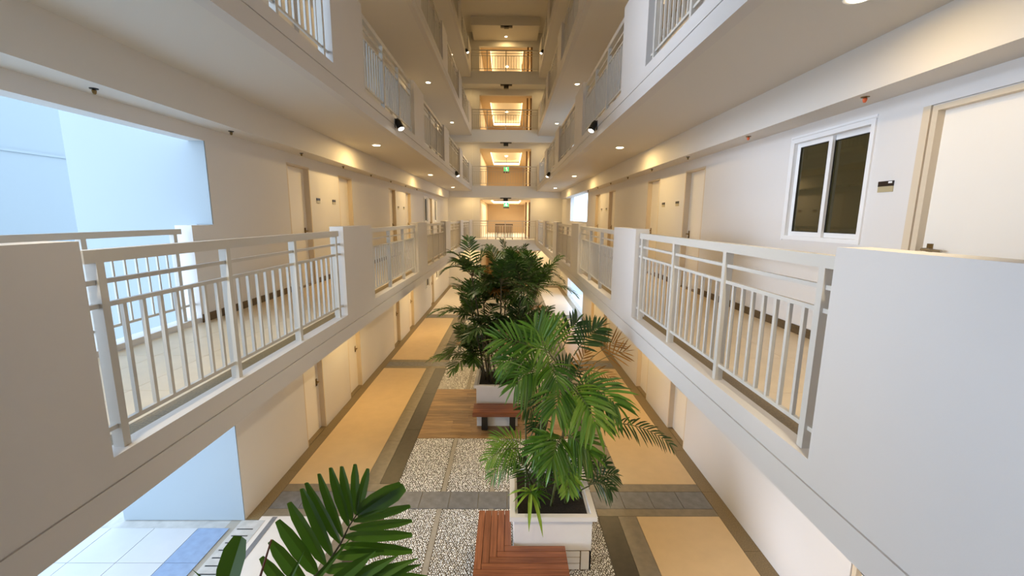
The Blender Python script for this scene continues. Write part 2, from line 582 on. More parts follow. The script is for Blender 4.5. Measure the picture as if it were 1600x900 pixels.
def pebbles(x0, x1, y0, y1, sp):
    nx, ny = int((x1 - x0) / sp), int((y1 - y0) / (sp * 0.9))
    gx, gy = np.meshgrid(np.arange(nx), np.arange(ny))
    px = x0 + (gx + 0.5 + 0.5 * (gy % 2)) * sp
    px = np.minimum(px, x1 - sp * 0.45).ravel() + rng.uniform(-.22, .22, nx * ny) * sp
    py = (y0 + (gy + 0.5) * sp * 0.9).ravel() + rng.uniform(-.22, .22, nx * ny) * sp
    n = len(px)
    ang = rng.uniform(0, 6.28, n)
    ra = sp * rng.uniform(.40, .62, n); rb = sp * rng.uniform(.30, .46, n); h = sp * rng.uniform(.25, .5, n)
    seg = 5
    V = np.zeros((n, 2 * seg + 1, 3), np.float32)
    for r, (kr, kz) in enumerate(((1.0, -0.2), (0.72, 0.75))):
        for s_ in range(seg):
            t = 2 * math.pi * s_ / seg
            lx, ly = ra * kr * math.cos(t), rb * kr * math.sin(t)
            V[:, r * seg + s_, 0] = px + lx * np.cos(ang) - ly * np.sin(ang)
            V[:, r * seg + s_, 1] = py + lx * np.sin(ang) + ly * np.cos(ang)
            V[:, r * seg + s_, 2] = -0.010 + h * kz
    V[:, 2 * seg, 0] = px; V[:, 2 * seg, 1] = py; V[:, 2 * seg, 2] = -0.010 + h
    F = []
    for s_ in range(seg):
        s2 = (s_ + 1) % seg
        F += [(s_, s2, seg + s2), (s_, seg + s2, seg + s_), (seg + s_, seg + s2, 2 * seg)]
    F = np.array(F, np.int32)
    allf = (F[None] + (np.arange(n) * (2 * seg + 1))[:, None, None]).reshape(-1, 3)
    me = bpy.data.meshes.new('pebbles')
    me.vertices.add(n * (2 * seg + 1)); me.vertices.foreach_set('co', V.ravel())
    me.loops.add(len(allf) * 3); me.loops.foreach_set('vertex_index', allf.ravel())
    me.polygons.add(len(allf)); me.polygons.foreach_set('loop_start', np.arange(len(allf), dtype=np.int32) * 3)
    me.polygons.foreach_set('use_smooth', np.ones(len(allf), bool))
    me.materials.append(M['pebble']); me.update(); me.validate()
    return me


for y0, y1, sp in BEDS:
    bed = place('pebble_mortar', MB().box(GX0, GX1, y0, y1, -0.012, -0.006).mesh('pebble_mortar', M['pebblebed']), floor)
    xs = [GX0] + DIV + [GX1]
    for i in range(len(xs) - 1):
        a = xs[i] + (0.035 if i else 0.0); b = xs[i + 1] - (0.035 if i < len(xs) - 2 else 0.0)
        o = place('pebbles', pebbles(a, b, y0, y1, sp), floor)
        o['kind'] = 'stuff'
    for d in DIV:
        tilebox('bed_divider', d - 0.035, d + 0.035, y0, y1, M['divider'], 0.0, 0.0)
random.seed(7)
for y0, y1 in ((7.68, 10.08), (13.8, 16.2)):
    n = 20; d = (y1 - y0) / n
    for i in range(n):
        x = GX0
        while x < GX1 - 0.01:
            L = random.choice((0.62, 0.78, 0.93)) if i % 2 else random.choice((0.5, 0.85, 1.04))
            x2 = min(GX1, x + L)
            if GX1 - x2 < 0.25: x2 = GX1
            tilebox('deck_board', x, x2, y0 + i * d, y0 + (i + 1) * d, M['deck_board'], 0.002)
            x = x2

# slotted threshold drain at the left opening
dr = empty('slot_drain', (-3.62, 4.2, 0), 'pale slotted drain cover along the bright opening at ground level, left', 'drain')
part('cover_slab', MB().box(-0.16, 0.17, -2.0, 1.2, -0.012, 0.003), M['extgrey'], dr)
sm = MB().box(-0.12, 0.10, -0.008, 0.008, 0.003, 0.005).mesh('drain_slot', M['black'])
for i in range(24):
    place('drain_slot', sm, dr, (0, -1.85 + i * 0.125, 0))
part('channel_strip', MB().box(0.24, 0.31, -2.0, 1.27, 0.0, 0.003), M['slate'], dr)

# second floor walkway tiles
for side, x0, x1 in (('left', WL, XL - SW), ('right', XR + SW, WR)):
    w = MB().box(x0, x1, Y0, 26.6, S(2) - 0.055, S(2) - 0.043)
    wf = struct('floor_walkway', w, M['grout'], f'tiled second floor walkway on the {side} side', 'floor')
    bx = (x1 - 0.17, x1) if side == 'left' else (x0, x0 + 0.17)
    for i in range(24):
        tilebox('border_tile', bx[0], bx[1], 0.6 + i, 1.6 + i, M['border'], 0.001, FL(2), parent=wf)
    tx0, tx1 = (x0, bx[0]) if side == 'left' else (bx[1], x1)
    nx = 3 if side == 'left' else 2
    dx = (tx1 - tx0) / nx
    for j in range(nx):
        for i in range(30):
            tilebox('floor_tile', tx0 + j * dx, tx0 + (j + 1) * dx, 0.6 + i * 0.8, 1.4 + i * 0.8, M['tile'], 0.002, FL(2), parent=wf)

# ------------------------------------------------------------------ outside ground and walls
w = MB().box(-14, WL - 0.0, -12, 5.25, -0.25, -0.014).box(-14, WL - 0.2, 5.25, 14, -0.25, -0.014)
og = struct('ground_outside', w, M['extgrey'], 'pale paved ground outside the left opening', 'ground')
for i in range(6):
    for j in range(10):
        tilebox('paving_tile', -4.29 - 0.6 * (i + 1), -4.29 - 0.6 * i, 5.25 - 0.6 * (j + 1), 5.25 - 0.6 * j, M['exttile'], 0.004, parent=og)
for j in range(9):
    tilebox('blue_tile', -4.29, -3.86, 5.25 - 0.6 * (j + 1), 5.25 - 0.6 * j, M['extblue'], 0.003, parent=og)
w = MB().box(-5.45, WL - 0.004, 5.405, 5.425, 0, 2.2).box(-5.45, WL - 0.2, 5.405, 5.64, 2.2, 13).box(-5.45, WL - 0.2, 5.425, 5.64, 0, 2.2)
for k in (2, 3):
    w.box(WL - 0.2, WL - 0.004, 5.405, 5.425, S(k) + 1.155, FL(k) + 2.2)
struct('wall_outside_left', w, M['extwall'], 'pale outer wall returning behind the left opening', 'wall')
w = MB().box(-13.2, -13.0, 6.5, 22, 0, 9.5).box(-13.0, -12.97, 6.5, 22, 5.9, 5.97)
struct('wall_outside_far', w, M['extwall'], 'pale facade across the court outside the left opening', 'wall')
# curb under the outer railing of the second floor
for k in (2, 3):
    w = MB().box(WL - 0.2, WL - 0.02, LEFT_OPEN[0], 5.04, FL(k), FL(k) + 0.06)
    struct('trim_curb', w, M['wall'], f'low white curb under the outer railing of the left {ORD[k]} floor opening', 'curb')
# outside on the right
w = MB().box(WR + 0.2, 14, 14, 30, -0.25, -0.014)
og2 = struct('ground_outside', w, M['extgrey'], 'pale paved ground outside the far right opening', 'ground')
for i in range(6):
    for j in range(7):
        tilebox('paving_tile', WR + 0.2 + 0.8 * i, WR + 1.0 + 0.8 * i, 17.6 + 0.85 * j, 18.45 + 0.85 * j, M['extblue'] if i == 1 else M['exttile'], 0.004, parent=og2)
w = MB().box(13.0, 13.2, 12, 32, 0, 3.2)
struct('wall_outside_right', w, M['extwall'], 'low pale boundary wall outside the far right opening', 'wall')
w = MB().box(WR, WR + 0.2, 18.4, 23.2, -0.012, 0.0)
struct('trim_threshold', w, M['extgrey'], 'pale stone threshold of the far right ground opening', 'threshold')

# ------------------------------------------------------------------ doors and windows
DN = [0]


def plan_door(side, y0, y1, z, label, handle=True):
    """recessed flush door: leaf, jambs, head, lever; z = floor"""
    DN[0] += 1
    x = WL if side == 'left' else WR
    sg = 1 if side == 'left' else -1           # towards the corridor
    d = empty(f'door_{DN[0]}', (x, y0, z), label, 'door', None, 'structure')
    L = y1 - y0
    part('door_leaf', MB().box(-sg * 0.10, -sg * 0.14, 0.03, L - 0.03, 0.01, DT - 0.03), M['door'], d)
    part('door_jamb', MB().box(-sg * 0.18, -sg * 0.0, 0, 0.03, 0, DT), M['frame'], d)
    part('door_jamb', MB().box(-sg * 0.18, -sg * 0.0, L - 0.03, L, 0, DT), M['frame'], d)
    part('door_head', MB().box(-sg * 0.18, 0, 0, L, DT - 0.03, DT), M['frame'], d)
    part('threshold', MB().box(-sg * 0.18, 0.0, 0.03, L - 0.03, 0, 0.012), M['border'], d)
    if handle:
        h = part('door_handle', MB().box(-sg * 0.10, -sg * 0.092, L - 0.14, L - 0.09, 0.93, 1.08), M['brass'], d)
        part('lever', MB().tube([(-sg * 0.092, L - 0.115, 1.02), (-sg * 0.045, L - 0.115, 1.02), (-sg * 0.045, L - 0.22, 1.015)], 0.011, 8), M['brass'], h)
        part('keyhole', MB().box(-sg * 0.092, -sg * 0.085, L - 0.13, L - 0.10, 0.94, 0.97), M['black'], h)
    return d


for k in (1, 2):
    for side in ('left', 'right'):
        for i, (a, b) in enumerate(DOORS):
            plan_door(side, a, b, FL(k), f'cream flush door, {("first", "second", "third", "fourth")[i]} of the row of four along the {side} {ORD[k]} floor corridor')
    plan_door('left', LDOOR[0], LDOOR[1], FL(k), f'white flush door between two windows at the far end of the left {ORD[k]} floor wall')


# blocked door niches of upper storeys are plain leaves
for k in (3, 4, 5):
    for side in ('left', 'right'):
        for i, (a, b) in enumerate(DOORS):
            DN[0] += 1
            x = WL if side == 'left' else WR
            sg = 1 if side == 'left' else -1
            w = MB().box(x - sg * 0.08, x - sg * 0.18, a, b, FL(k), FL(k) + DT)
            struct(f'door_{DN[0]}', w, M['door'], f'cream recessed door, {("first", "second", "third", "fourth")[i]} in the row on the {side} {ORD[k]} floor', 'door')

# the large near door on the right, second floor
a, b = NEAR_DOOR
DN[0] += 1
d = empty(f'door_{DN[0]}', (WR, a, FL(2)), 'large near white door in a beige double frame beside the dark window, right', 'door', None, 'structure')
L = b - a
part('door_leaf', MB().box(0.045, 0.085, 0.0, L - 0.045, 0.01, DT - 0.04), M['door'], d)
part('door_jamb', MB().box(-0.014, 0.16, L - 0.045, L, 0, DT - 0.04), M['frame'], d)
part('door_jamb', MB().box(-0.014, 0.16, -0.045, 0, 0, DT - 0.04), M['frame'], d)
part('outer_casing', MB().box(-0.02, 0.0, L + 0.012, L + 0.075, 0, DT + 0.01), M['frame'], d)
part('outer_casing', MB().box(-0.02, 0.0, -0.12, -0.057, 0, DT + 0.01), M['frame'], d)
part('head_casing', MB().box(-0.02, 0.0, -0.12, L + 0.075, DT + 0.01, DT + 0.07), M['wall'], d)
part('door_head', MB().box(-0.014, 0.16, -0.045, L, DT - 0.04, DT), M['frame'], d)
h = part('door_handle', MB().box(0.036, 0.045, L - 0.13, L - 0.085, 0.94, 1.12), M['brass'], d)
part('lever', MB().tube([(0.04, L - 0.108, 1.075), (-0.02, L - 0.108, 1.075), (-0.02, L - 0.26, 1.07)], [0.013, 0.013, 0.010], 10), M['chrome'], h)
DN[0] += 1
d = empty(f'door_{DN[0]}', (WR, a + 0.05, 0), 'white near door at ground level partly below the right balcony edge', 'door', None, 'structure')
part('door_leaf', MB().box(0.045, 0.085, 0.0, L - 0.045, 0.01, DT - 0.04), M['door'], d)
part('door_jamb', MB().box(-0.014, 0.16, L - 0.045, L, 0, DT), M['frame'], d)
part('outer_casing', MB().box(-0.02, 0.0, L + 0.012, L + 0.075, 0, DT + 0.07), M['wall'], d)
h = part('door_handle', MB().box(0.036, 0.045, L - 0.13, L - 0.085, 0.94, 1.10), M['black'], d)
part('lever', MB().tube([(0.04, L - 0.108, 1.05), (-0.02, L - 0.108, 1.05), (-0.02, L - 0.24, 1.045)], 0.011, 8), M['black'], h)


def window(n, side, y0, y1, z0, z1, label):
    x = WL if side == 'left' else WR
    sg = 1 if side == 'left' else -1
    wn = empty(f'window_{n}', (x, y0, z0), label, 'window', None, 'structure')
    L, H = y1 - y0, z1 - z0
    e = 0.045
    f = MB()
    f.box(-sg * 0.12, sg * 0.018, 0, e, 0, H); f.box(-sg * 0.12, sg * 0.018, L - e, L, 0, H)
    f.box(-sg * 0.12, sg * 0.018, e, L - e, 0, e); f.box(-sg * 0.12, sg * 0.018, e, L - e, H - e, H)
    part('window_frame', f, M['alu'], wn)
    c = MB()
    t = 0.02
    for (a0, a1, b0, b1) in ((L + 0.012, L + 0.035, -0.012, H + 0.012),):
        c.box(0, sg * 0.008, a0, a1, b0, b1)
    c.box(0, sg * 0.008, -0.0, L + 0.035, H + 0.012, H + 0.035)
    part('casing', c, M['alu'], wn)
    mid = L * 0.52
    for (a, b, off) in ((mid - 0.03, L - e, 0.0), (e, mid + 0.03, 0.035)):
        s_ = MB()
        xa, xb = -sg * (0.03 + off), -sg * (0.06 + off)
        q = 0.05
        s_.box(xa, xb, a, a + q, e, H - e); s_.box(xa, xb, b - q, b, e, H - e)
        s_.box(xa, xb, a + q, b - q, e, e + q); s_.box(xa, xb, a + q, b - q, H - e - q, H - e)
        sash = part('sash', s_, M['alu'], wn)
        part('pane', MB().box(xa - sg * 0.012, xb + sg * 0.008, a + q, b - q, e + q, H - e - q), M['glass'], sash)
        g = MB()
        y_a, y_b = a + q, b - q
        for (u0, u1, v0, v1) in ((y_a, y_a + 0.008, e + q, H - e - q), (y_b - 0.008, y_b, e + q, H - e - q), (y_a, y_b, e + q, e + q + 0.006), (y_a, y_b, H - e - q - 0.008, H - e - q)):
            g.box(xa - sg * 0.001, xa - sg * 0.014, u0, u1, v0, v1)
        part('gasket', g, M['gasket'], sash)
    return wn


window(1, 'right', *WIN, 'white sliding window with two dark panes beside the large near door, right')
for i, (a, b) in enumerate(LWIN):
    for k in (1, 2):
        z = FL(k) + 1.05
        window(2 + i * 2 + (k - 1), 'left', a, b, z, z + 1.15, f'narrow dark window {("before", "after")[i]} the last door of the left {ORD[k]} floor wall')

# room number plaques
PLQ = [('right', 3.79, 'dark and gold room plaque between the near window and door, right')]
for side in ('left', 'right'):
    for i, y in enumerate((8.45, 9.2, 14.55, 15.3)):
        PLQ.append((side, y, f'small dark and gold room plaque by the {("first", "second", "third", "fourth")[i]} door of the {side} second floor row'))
for side, y, lab in PLQ:
    x = WL if side == 'left' else WR
    sg = 1 if side == 'left' else -1
    p = empty('room_plaque', (x, y, FL(2) + 1.6), lab, 'plaque', 'room plaques beside the doors')
    wd = 0.075
    part('plaque_top', MB().box(0, sg * 0.012, -wd, wd, 0.0, 0.045), M['plaqueb'], p)
    part('plaque_base', MB().box(0, sg * 0.010, -wd, wd, -0.05, 0.0), M['plaqueg'], p)
    if y == 3.79:
        part('white_mark', MB().box(-0.012, -0.0135, -0.066, -0.030, 0.024, 0.040), M['white'], p)

# ------------------------------------------------------------------ railings
RB = {}


def rail_meshes():
    L = OPENL
    def bx(*a): return MB().box(*a)
    e = 0.01
    RB['handrail'] = bx(-0.03, 0.03, 0.05, L - 0.05, 1.022, 1.09).mesh('handrail', M['rail'])
    RB['rail_bar'] = bx(-0.0125, 0.0125, 0.0, L, -0.0125, 0.0125).mesh('rail_bar', M['rail'])
    RB['post'] = bx(-0.03, 0.03, -0.022, 0.022, 0.0, 1.022).mesh('post', M['rail'])
    RB['baluster'] = bx(-0.011, 0.011, -0.011, 0.011, 0.13, 0.785).mesh('baluster', M['rail'])


rail_meshes()
POSTS = [0.13, 0.13 + 1.01, 0.13 + 2.02, 0.13 + 3.03]


def railing(x, y, z, label, group):
    r = empty('railing', (x, y, z), label, 'railing', group)
    place('handrail', RB['handrail'], r)
    for h in (0.92, 0.795, 0.125):
        place('rail_bar', RB['rail_bar'], r, (0, 0, h))
    for p in POSTS:
        place('post', RB['post'], r, (0, p, 0))
    for i in range(3):
        for j in range(7):
            place('baluster', RB['baluster'], r, (0, POSTS[i] + 1.01 * (j + 1) / 8, 0))
    return r


VIS = {2: range(0, 5), 3: range(0, 5), 4: range(2, 5), 5: range(3, 5)}
for k, idx in VIS.items():
    for side, x in (('left', XL - 0.07), ('right', XR + 0.07)):
        for i in idx:
            railing(x, OPENINGS[i][0], S(k), f'cream metal railing on the {side} {ORD[k]} floor balcony, {NTH[i]} opening from the camera', f'railings of the {ORD[k]} floor balconies')

# outer railings inside the bright left opening
for k in (2,):
    o = empty('outer_railing', (WL - 0.08, 0.0, FL(k) + 0.06), 'cream outer railing across the bright sky opening behind the left balcony', 'railing')
    part('handrail', MB().box(-0.03, 0.03, 0.0, 4.94, 1.02, 1.08), M['rail'], o)
    for h in (0.87, 0.17):
        part('rail_bar', MB().box(-0.0125, 0.0125, 0.0, 5.04, h - 0.0125, h + 0.0125), M['rail'], o)
    pm = MB().box(-0.025, 0.025, -0.025, 0.025, 0, 1.02).mesh('post', M['rail'])
    for y in (0.6, 1.65, 2.7, 3.8, 4.85):
        place('post', pm, o, (0, y, 0))
    bm_ = MB().box(-0.009, 0.009, -0.009, 0.009, 0.17, 0.87).mesh('baluster', M['rail'])
    yy = 2.7
    for a, b in ((0.6, 1.65), (1.65, 2.7), (2.7, 3.8), (3.8, 4.85)):
        for j in range(7):
            place('baluster', bm_, o, (0, a + (b - a) * (j + 1) / 8, 0))

# far bridge railings
bp = [-2.04, -1.21, -0.18, 0.82, 1.58]
for k in range(2, 6):
    r = empty('bridge_railing', (0, YF + 0.05, S(k)), f'cream railing along the {ORD[k]} floor far bridge', 'railing', 'far bridge railings')
    part('handrail', MB().box(XL, XR, -0.03, 0.03, 1.04, 1.09), M['rail'], r)
    for h in (0.92, 0.795, 0.125):
        part('rail_bar', MB().box(XL, XR, -0.0125, 0.0125, h - 0.0125, h + 0.0125), M['rail'], r)
    pm = MB().box(-0.022, 0.022, -0.03, 0.03, 0, 1.04).mesh('post', M['rail'])
    bm_ = MB().box(-0.011, 0.011, -0.011, 0.011, 0.13, 0.785).mesh('baluster', M['rail'])
    for x in bp: place('post', pm, r, (x, 0, 0))
    for a, b in zip(bp, bp[1:]):
        n = 7
        for j in range(n - 1):
            place('baluster', bm_, r, (a + (b - a) * (j + 1) / n, 0, 0))

# dark barrier behind the second floor bridge railing
g = empty('metal_barrier', (-0.25, 25.3, FL(2)), 'low dark slatted barrier standing behind the second floor far bridge railing', 'barrier')
for z in (0.12, 0.90):
    part('barrier_rail', MB().box(-0.52, 0.52, -0.02, 0.02, z - 0.02, z + 0.02), M['black'], g)
for i in range(13):
    part('barrier_bar', MB().box(-0.5 + i * 0.0833 - 0.02, -0.5 + i * 0.0833 + 0.02, -0.01, 0.01, 0.1, 0.9), M['black'], g)
for x in (-0.5, 0.5):
    part('leg', MB().box(x - 0.02, x + 0.02, -0.15, 0.15, 0, 0.1), M['black'], g)

# ------------------------------------------------------------------ far lobbies: cove lights, timber posts, exit signs
for k in range(1, 6):
    zc = CEIL(k) - 0.36
    w = MB()
    cx0, cx1, cy0, cy1 = -1.2, 0.86, 28.4, 35.2
    w.box(LX0, LX1, 26.8, cy0, zc, zc + 0.05); w.box(LX0, LX1, cy1, LY1, zc, zc + 0.05)
    w.box(LX0, cx0, cy0, cy1, zc, zc + 0.05); w.box(cx1, LX1, cy0, cy1, zc, zc + 0.05)
    struct('ceiling_lobby', w, M['lobby'], f'beige recessed tray ceiling of the {ORD[k]} floor lobby', 'ceiling')
    struct('ceiling_tray', MB().box(cx0 - 0.12, cx1 + 0.12, cy0 - 0.12, cy1 + 0.12, zc + 0.30, zc + 0.34), M['bridge'], f'glowing white tray panel above the {ORD[k]} floor lobby cove', 'ceiling')
    c = empty('cove_light', (0, 0, zc), f'glowing rectangular cove light in the {ORD[k]} floor lobby ceiling', 'cove light', 'lobby cove lights')
    e = 0.05
    for (x0, x1, y0, y1) in ((cx0 - e, cx0, cy0, cy1), (cx1, cx1 + e, cy0, cy1), (cx0, cx1, cy0 - e, cy0), (cx0, cx1, cy1, cy1 + e)):
        part('light_strip', MB().box(x0, x1, y0, y1, 0.06, 0.20), M['cove'], c)
    if k >= 2:
        ld = bpy.data.lights.new('lobby_glow', 'AREA'); ld.shape = 'RECTANGLE'; ld.size = 1.6; ld.size_y = 6.0
        ld.energy = {2: 160, 3: 90}.get(k, 60); ld.color = {2: (1.0, 0.82, 0.58), 3: (1.0, 0.74, 0.42)}.get(k, (1.0, 0.62, 0.27))
        lo = bpy.data.objects.new('lobby_glow', ld); lo.location = (-0.17, 31.8, 0.24); lo.parent = c; COL.link(lo)
    t = empty('timber_jamb', (1.2, 26.7, FL(k)), f'pair of brown timber uprights at the right edge of the {ORD[k]} floor lobby', 'door frame', 'timber uprights of the lobbies')
    part('upright', MB().box(-0.14, -0.05, -0.06, 0.06, 0, 2.25), M['timber'], t)
    part('upright', MB().box(0.07, 0.16, -0.06, 0.06, 0, 2.25), M['timber'], t)
    w = MB().box(LX0, LX0 + 0.02, 27.0, 33.0, FL(k), FL(k) + 2.2)
    struct('trim_panel', w, M['door'], f'pale lift door panel on the left side of the {ORD[k]} floor lobby', 'panel')

for k in (2, 3):
    s_ = empty('exit_sign', (-0.17, 33.0, {2: 5.30, 3: 7.95}[k]), f'small green lit exit sign hanging in the {ORD[k]} floor lobby', 'exit sign', 'lobby exit signs')
    top = CEIL(k) - 0.36 - {2: 5.30, 3: 7.95}[k] + 0.32
    part('sign_panel', MB().box(-0.19, 0.19, -0.02, 0.02, -0.16, 0.16), M['exitgreen'], s_)
    part('hanger', MB().box(-0.01, 0.01, -0.01, 0.01, 0.16, max(0.2, top)), M['black'], s_)
    part('base_box', MB().box(-0.22, 0.22, -0.04, 0.04, -0.30, -0.17), M['black'], s_)
    m_ = MB().box(-0.03, 0.03, -0.026, -0.021, 0.06, 0.12)
    m_.box(-0.05, 0.04, -0.026, -0.021, -0.02, 0.05); m_.box(-0.10, -0.04, -0.026, -0.021, -0.09, -0.03); m_.box(0.02, 0.08, -0.026, -0.021, -0.12, -0.03)
    part('pictogram', m_, M['exitwhite'], s_)
for k in (2, 3, 4, 5):
    z = S(k + 1) - 0.66 if k < 5 else TOP - 0.44
    b = empty('ceiling_fixture', (-0.16, YF + 0.12, z), f'black box fitting under the far beam above the {ORD[k]} floor bridge', 'ceiling fitting', 'black fittings under the far beams')  # black box of unknown use, plate and body only
    part('mounting_plate', MB().box(-0.32, 0.32, -0.10, 0.10, -0.05, 0.0), M['black'], b)
    part('body', MB().box(-0.13, 0.13, -0.10, 0.10, -0.20 if k < 5 else -0.09, -0.05), M['black'], b)


# ------------------------------------------------------------------ lamps
def downlight(x, y, z, label, power, size=0.075, group='recessed corridor downlights', lens=None, color=WARM):
    t = empty('downlight', (x, y, z), label, 'downlight', group)
    ring = MB().lathe([(0.062, 0.0), (0.062, -0.004), (0.095, -0.010), (0.10, 0.0)], 20)
    part('trim_ring', ring, M['alu'], t)
    part('lens', MB().lathe([(0.075, -0.003), (0.07, -0.012), (0.02, -0.016)], 20), lens or M['lens'], t)
    ld = bpy.data.lights.new('downlight_lamp', 'AREA')
    ld.shape = 'DISK'; ld.size = size * 2; ld.energy = power; ld.color = color
    lo = bpy.data.objects.new('downlight_lamp', ld)
    lo.location = (0, 0, -0.022); lo.parent = t
    COL.link(lo)
    return t


for k in range(1, 6):
    for side, x in (('left', -2.76), ('right', 2.33)):
        for i, y in enumerate((3.05, 9.15, 15.3, 21.4)):
            if (k >= 4 and i < 1) or (side == 'left' and k >= 2 and i < 1): continue
            downlight(x, y, CEIL(k), f'round recessed downlight, {("nearest", "second", "third", "farthest")[i]} in the {side} {ORD[k]} floor corridor ceiling', P_DOWN[k] * ({1: 0.6, 2: 0.45}.get(k, 1.0) if i == 0 else (1.45 if k == 2 else 1.25)))
for k in range(1, 5):
    for side, x in (('left', -2.3), ('right', 1.95)):
        downlight(x, 25.7, S(k + 1) - 0.35, f'round downlight on the {side} over the {ORD[k]} floor far bridge', P_DOWN[k] * 1.0, group='downlights over the far bridges')
downlight(-0.19, 26.0, TOP - 0.44, 'single downlight in the top ceiling behind the far beam', 26)
for k in (3, 4, 5):
    pl = empty('lobby_lamp', (-0.17, 32.0, CEIL(k) - 0.04), f'small round lamp in the middle of the {ORD[k]} floor lobby tray', 'lamp', 'lobby tray lamps')
    part('lens', MB().lathe([(0.11, 0.0), (0.10, -0.05), (0.03, -0.08)], 14), M['lens'], pl)


def wall_spot(side, y, z, label, target, power, lamp=True, ang=95):
    x = XL if side == 'left' else XR
    sg = 1 if side == 'left' else -1
    s_ = empty('spotlight', (x, y, z), label, 'spotlight', 'black spotlights on the slab edges')
    part('mounting_plate', MB().box(0, sg * 0.012, -0.05, 0.05, -0.06, 0.10), M['black'], s_)
    d = Vector((sg * 0.42, -0.25, -0.87)).normalized()
    p0 = Vector((sg * 0.03, 0, 0.09)); p1 = p0 + d * 0.20
    part('arm', MB().box(0, sg * 0.05, -0.015, 0.015, 0.03, 0.07), M['black'], s_)
    part('housing', MB().tube([p0, p0 + d * 0.05, p1], [0.035, 0.055, 0.062], 14), M['black'], s_, smooth=False)
    part('lens', MB().tube([p1, p1 + d * 0.006], [0.054, 0.05], 14), M['spotlens'], s_)
    if lamp:
        ld = bpy.data.lights.new('spot_lamp', 'SPOT')
        ld.energy = power; ld.spot_size = math.radians(ang); ld.spot_blend = 0.6; ld.shadow_soft_size = 0.05; ld.color = (1.0, 0.83, 0.56)
        lo = bpy.data.objects.new('spot_lamp', ld)
        lo.parent = s_
        lo.location = p1 + d * 0.02
        v = Vector(target) - (Vector((x, y, z)) + lo.location)
        lo.rotation_euler = v.to_track_quat('-Z', 'Y').to_euler()
        COL.link(lo)


for side in ('left', 'right'):
    wall_spot(side, 8.1, S(3) - 0.12, f'black spotlight on the {side} third floor slab edge, nearer one', (-0.2, 8.6, 1.5), P_SPOT)
    wall_spot(side, 16.9, S(3) - 0.12, f'black spotlight on the {side} third floor slab edge, farther one', (-0.2, 15, 1.0), P_SPOT)
    wall_spot(side, 1.5, S(3) - 0.12, f'black spotlight on the {side} third floor slab edge, above the camera', (0.5, 5.2, 1.2), P_SPOT * 1.1)
    wall_spot(side, 21.5, S(5) - 0.12, f'black spotlight high on the {side} fifth floor slab edge', (-0.2, 23, 6.0), P_SPOT * 0.4)

# sprinklers under the beams
for side, x, sg in (('left', -3.55, 1), ('right', 3.10, -1)):
    for i, y in enumerate((3.85, 5.65, 7.5, 9.35, 11.2, 13.05, 14.9, 16.7)):
        col = M['orange'] if (side == 'right' and i < 2) else M['brass']
        nm = ('first', 'second', 'third', 'fourth', 'fifth', 'sixth', 'seventh', 'eighth')[i]
        s_ = empty('sprinkler', (x, y, CEIL(2) - 0.41), f'small {"orange" if (side == "right" and i < 2) else "dark"} sprinkler head, {nm} along the {side} ceiling beam', 'sprinkler', 'sprinklers under the second floor beams')
        part('escutcheon', MB().lathe([(0.033, 0.0), (0.030, -0.007), (0.012, -0.010)], 14), M['black'] if col != M['orange'] else M['brass'], s_)
        part('head', MB().lathe([(0.010, -0.008), (0.018, -0.018), (0.014, -0.038), (0.008, -0.048)], 10), col, s_)

# ------------------------------------------------------------------ planters and benches
def planter(x0, y0, w, label, h=0.775):
    p = empty('planter', (x0 + w / 2, y0 + w / 2, 0), label, 'planter', 'white garden planters')
    a = w / 2
    r = a + 0.05
    # body with recessed soil: four walls
    b = MB()
    t = 0.05
    zb, zt = 0.285, h - 0.058
    b.box(-a, a, -a, -a + t, zb, zt); b.box(-a, a, a - t, a, zb, zt); b.box(-a, -a + t, -a + t, a - t, zb, zt); b.box(a - t, a, -a + t, a - t, zb, zt)
    part('body', b, M['planter'], p)
    m = MB()
    t2 = 0.065
    m.box(-r, r, -r, -r + t2, zt, h); m.box(-r, r, r - t2, r, zt, h); m.box(-r, -r + t2, -r + t2, r - t2, zt, h); m.box(r - t2, r, -r + t2, r - t2, zt, h)
    part('rim', m, M['planter'], p)
    part('soil', MB().box(-a + t, a - t, -a + t, a - t, zb, h - 0.045), M['soil'], p)
    core = part('plinth_core', MB().box(-a + 0.012, a - 0.012, -a + 0.012, a - 0.012, 0, zb), M['joint'], p)
    # base faced with small slabs: four faces, courses of three beside a tall slab
    for f in range(4):
        for (u0, u1, v0, v1) in ((-a, -a + 0.12, 0.02, 0.265), (-a + 0.135, a - 0.135, 0.02, 0.095), (-a + 0.135, a - 0.135, 0.11, 0.18), (-a + 0.135, a - 0.135, 0.195, 0.265), (a - 0.12, a, 0.02, 0.265)):
            q = MB()
            if f == 0: q.box(u0, u1, -a, -a + 0.02, v0, v1)
            elif f == 1: q.box(u0, u1, a - 0.02, a, v0, v1)
            elif f == 2: q.box(-a, -a + 0.02, u0, u1, v0, v1)
            else: q.box(a - 0.02, a, u0, u1, v0, v1)
            part('facing_slab', q, M['planter'], p)
    return p


PW = 0.95
planter(0.09, 4.53, PW, 'white square planter inside the L-shaped bench, nearest the camera')
planter(-0.66, 8.5, PW, 'white square planter behind the straight brown bench, middle of the garden')
planter(0.05, 14.2, PW, 'white square planter farthest along the garden')
planter(-1.35, 1.4, PW, 'white planter under the near bridge, holding the foreground palm')


def bench(name_loc, slats, label, legs, under):
    b = empty('bench', name_loc, label, 'bench')
    for (x0, x1, y0, y1) in slats:
        along = 'x' if (x1 - x0) > (y1 - y0) else 'y'
        m = MB().box(x0 + 0.003, x1 - 0.003, y0 + 0.003, y1 - 0.003, 0.335, 0.40)
        part('slat', m, M['bench'] if along == 'x' else M['benchy'], b)
    for (u0, u1, v0, v1) in under:
        part('under_board', MB().box(u0, u1, v0, v1, 0.322, 0.333), M['black'], b)
    for q in legs:
        part('support', MB().box(*q), M['black'], b)
    return b


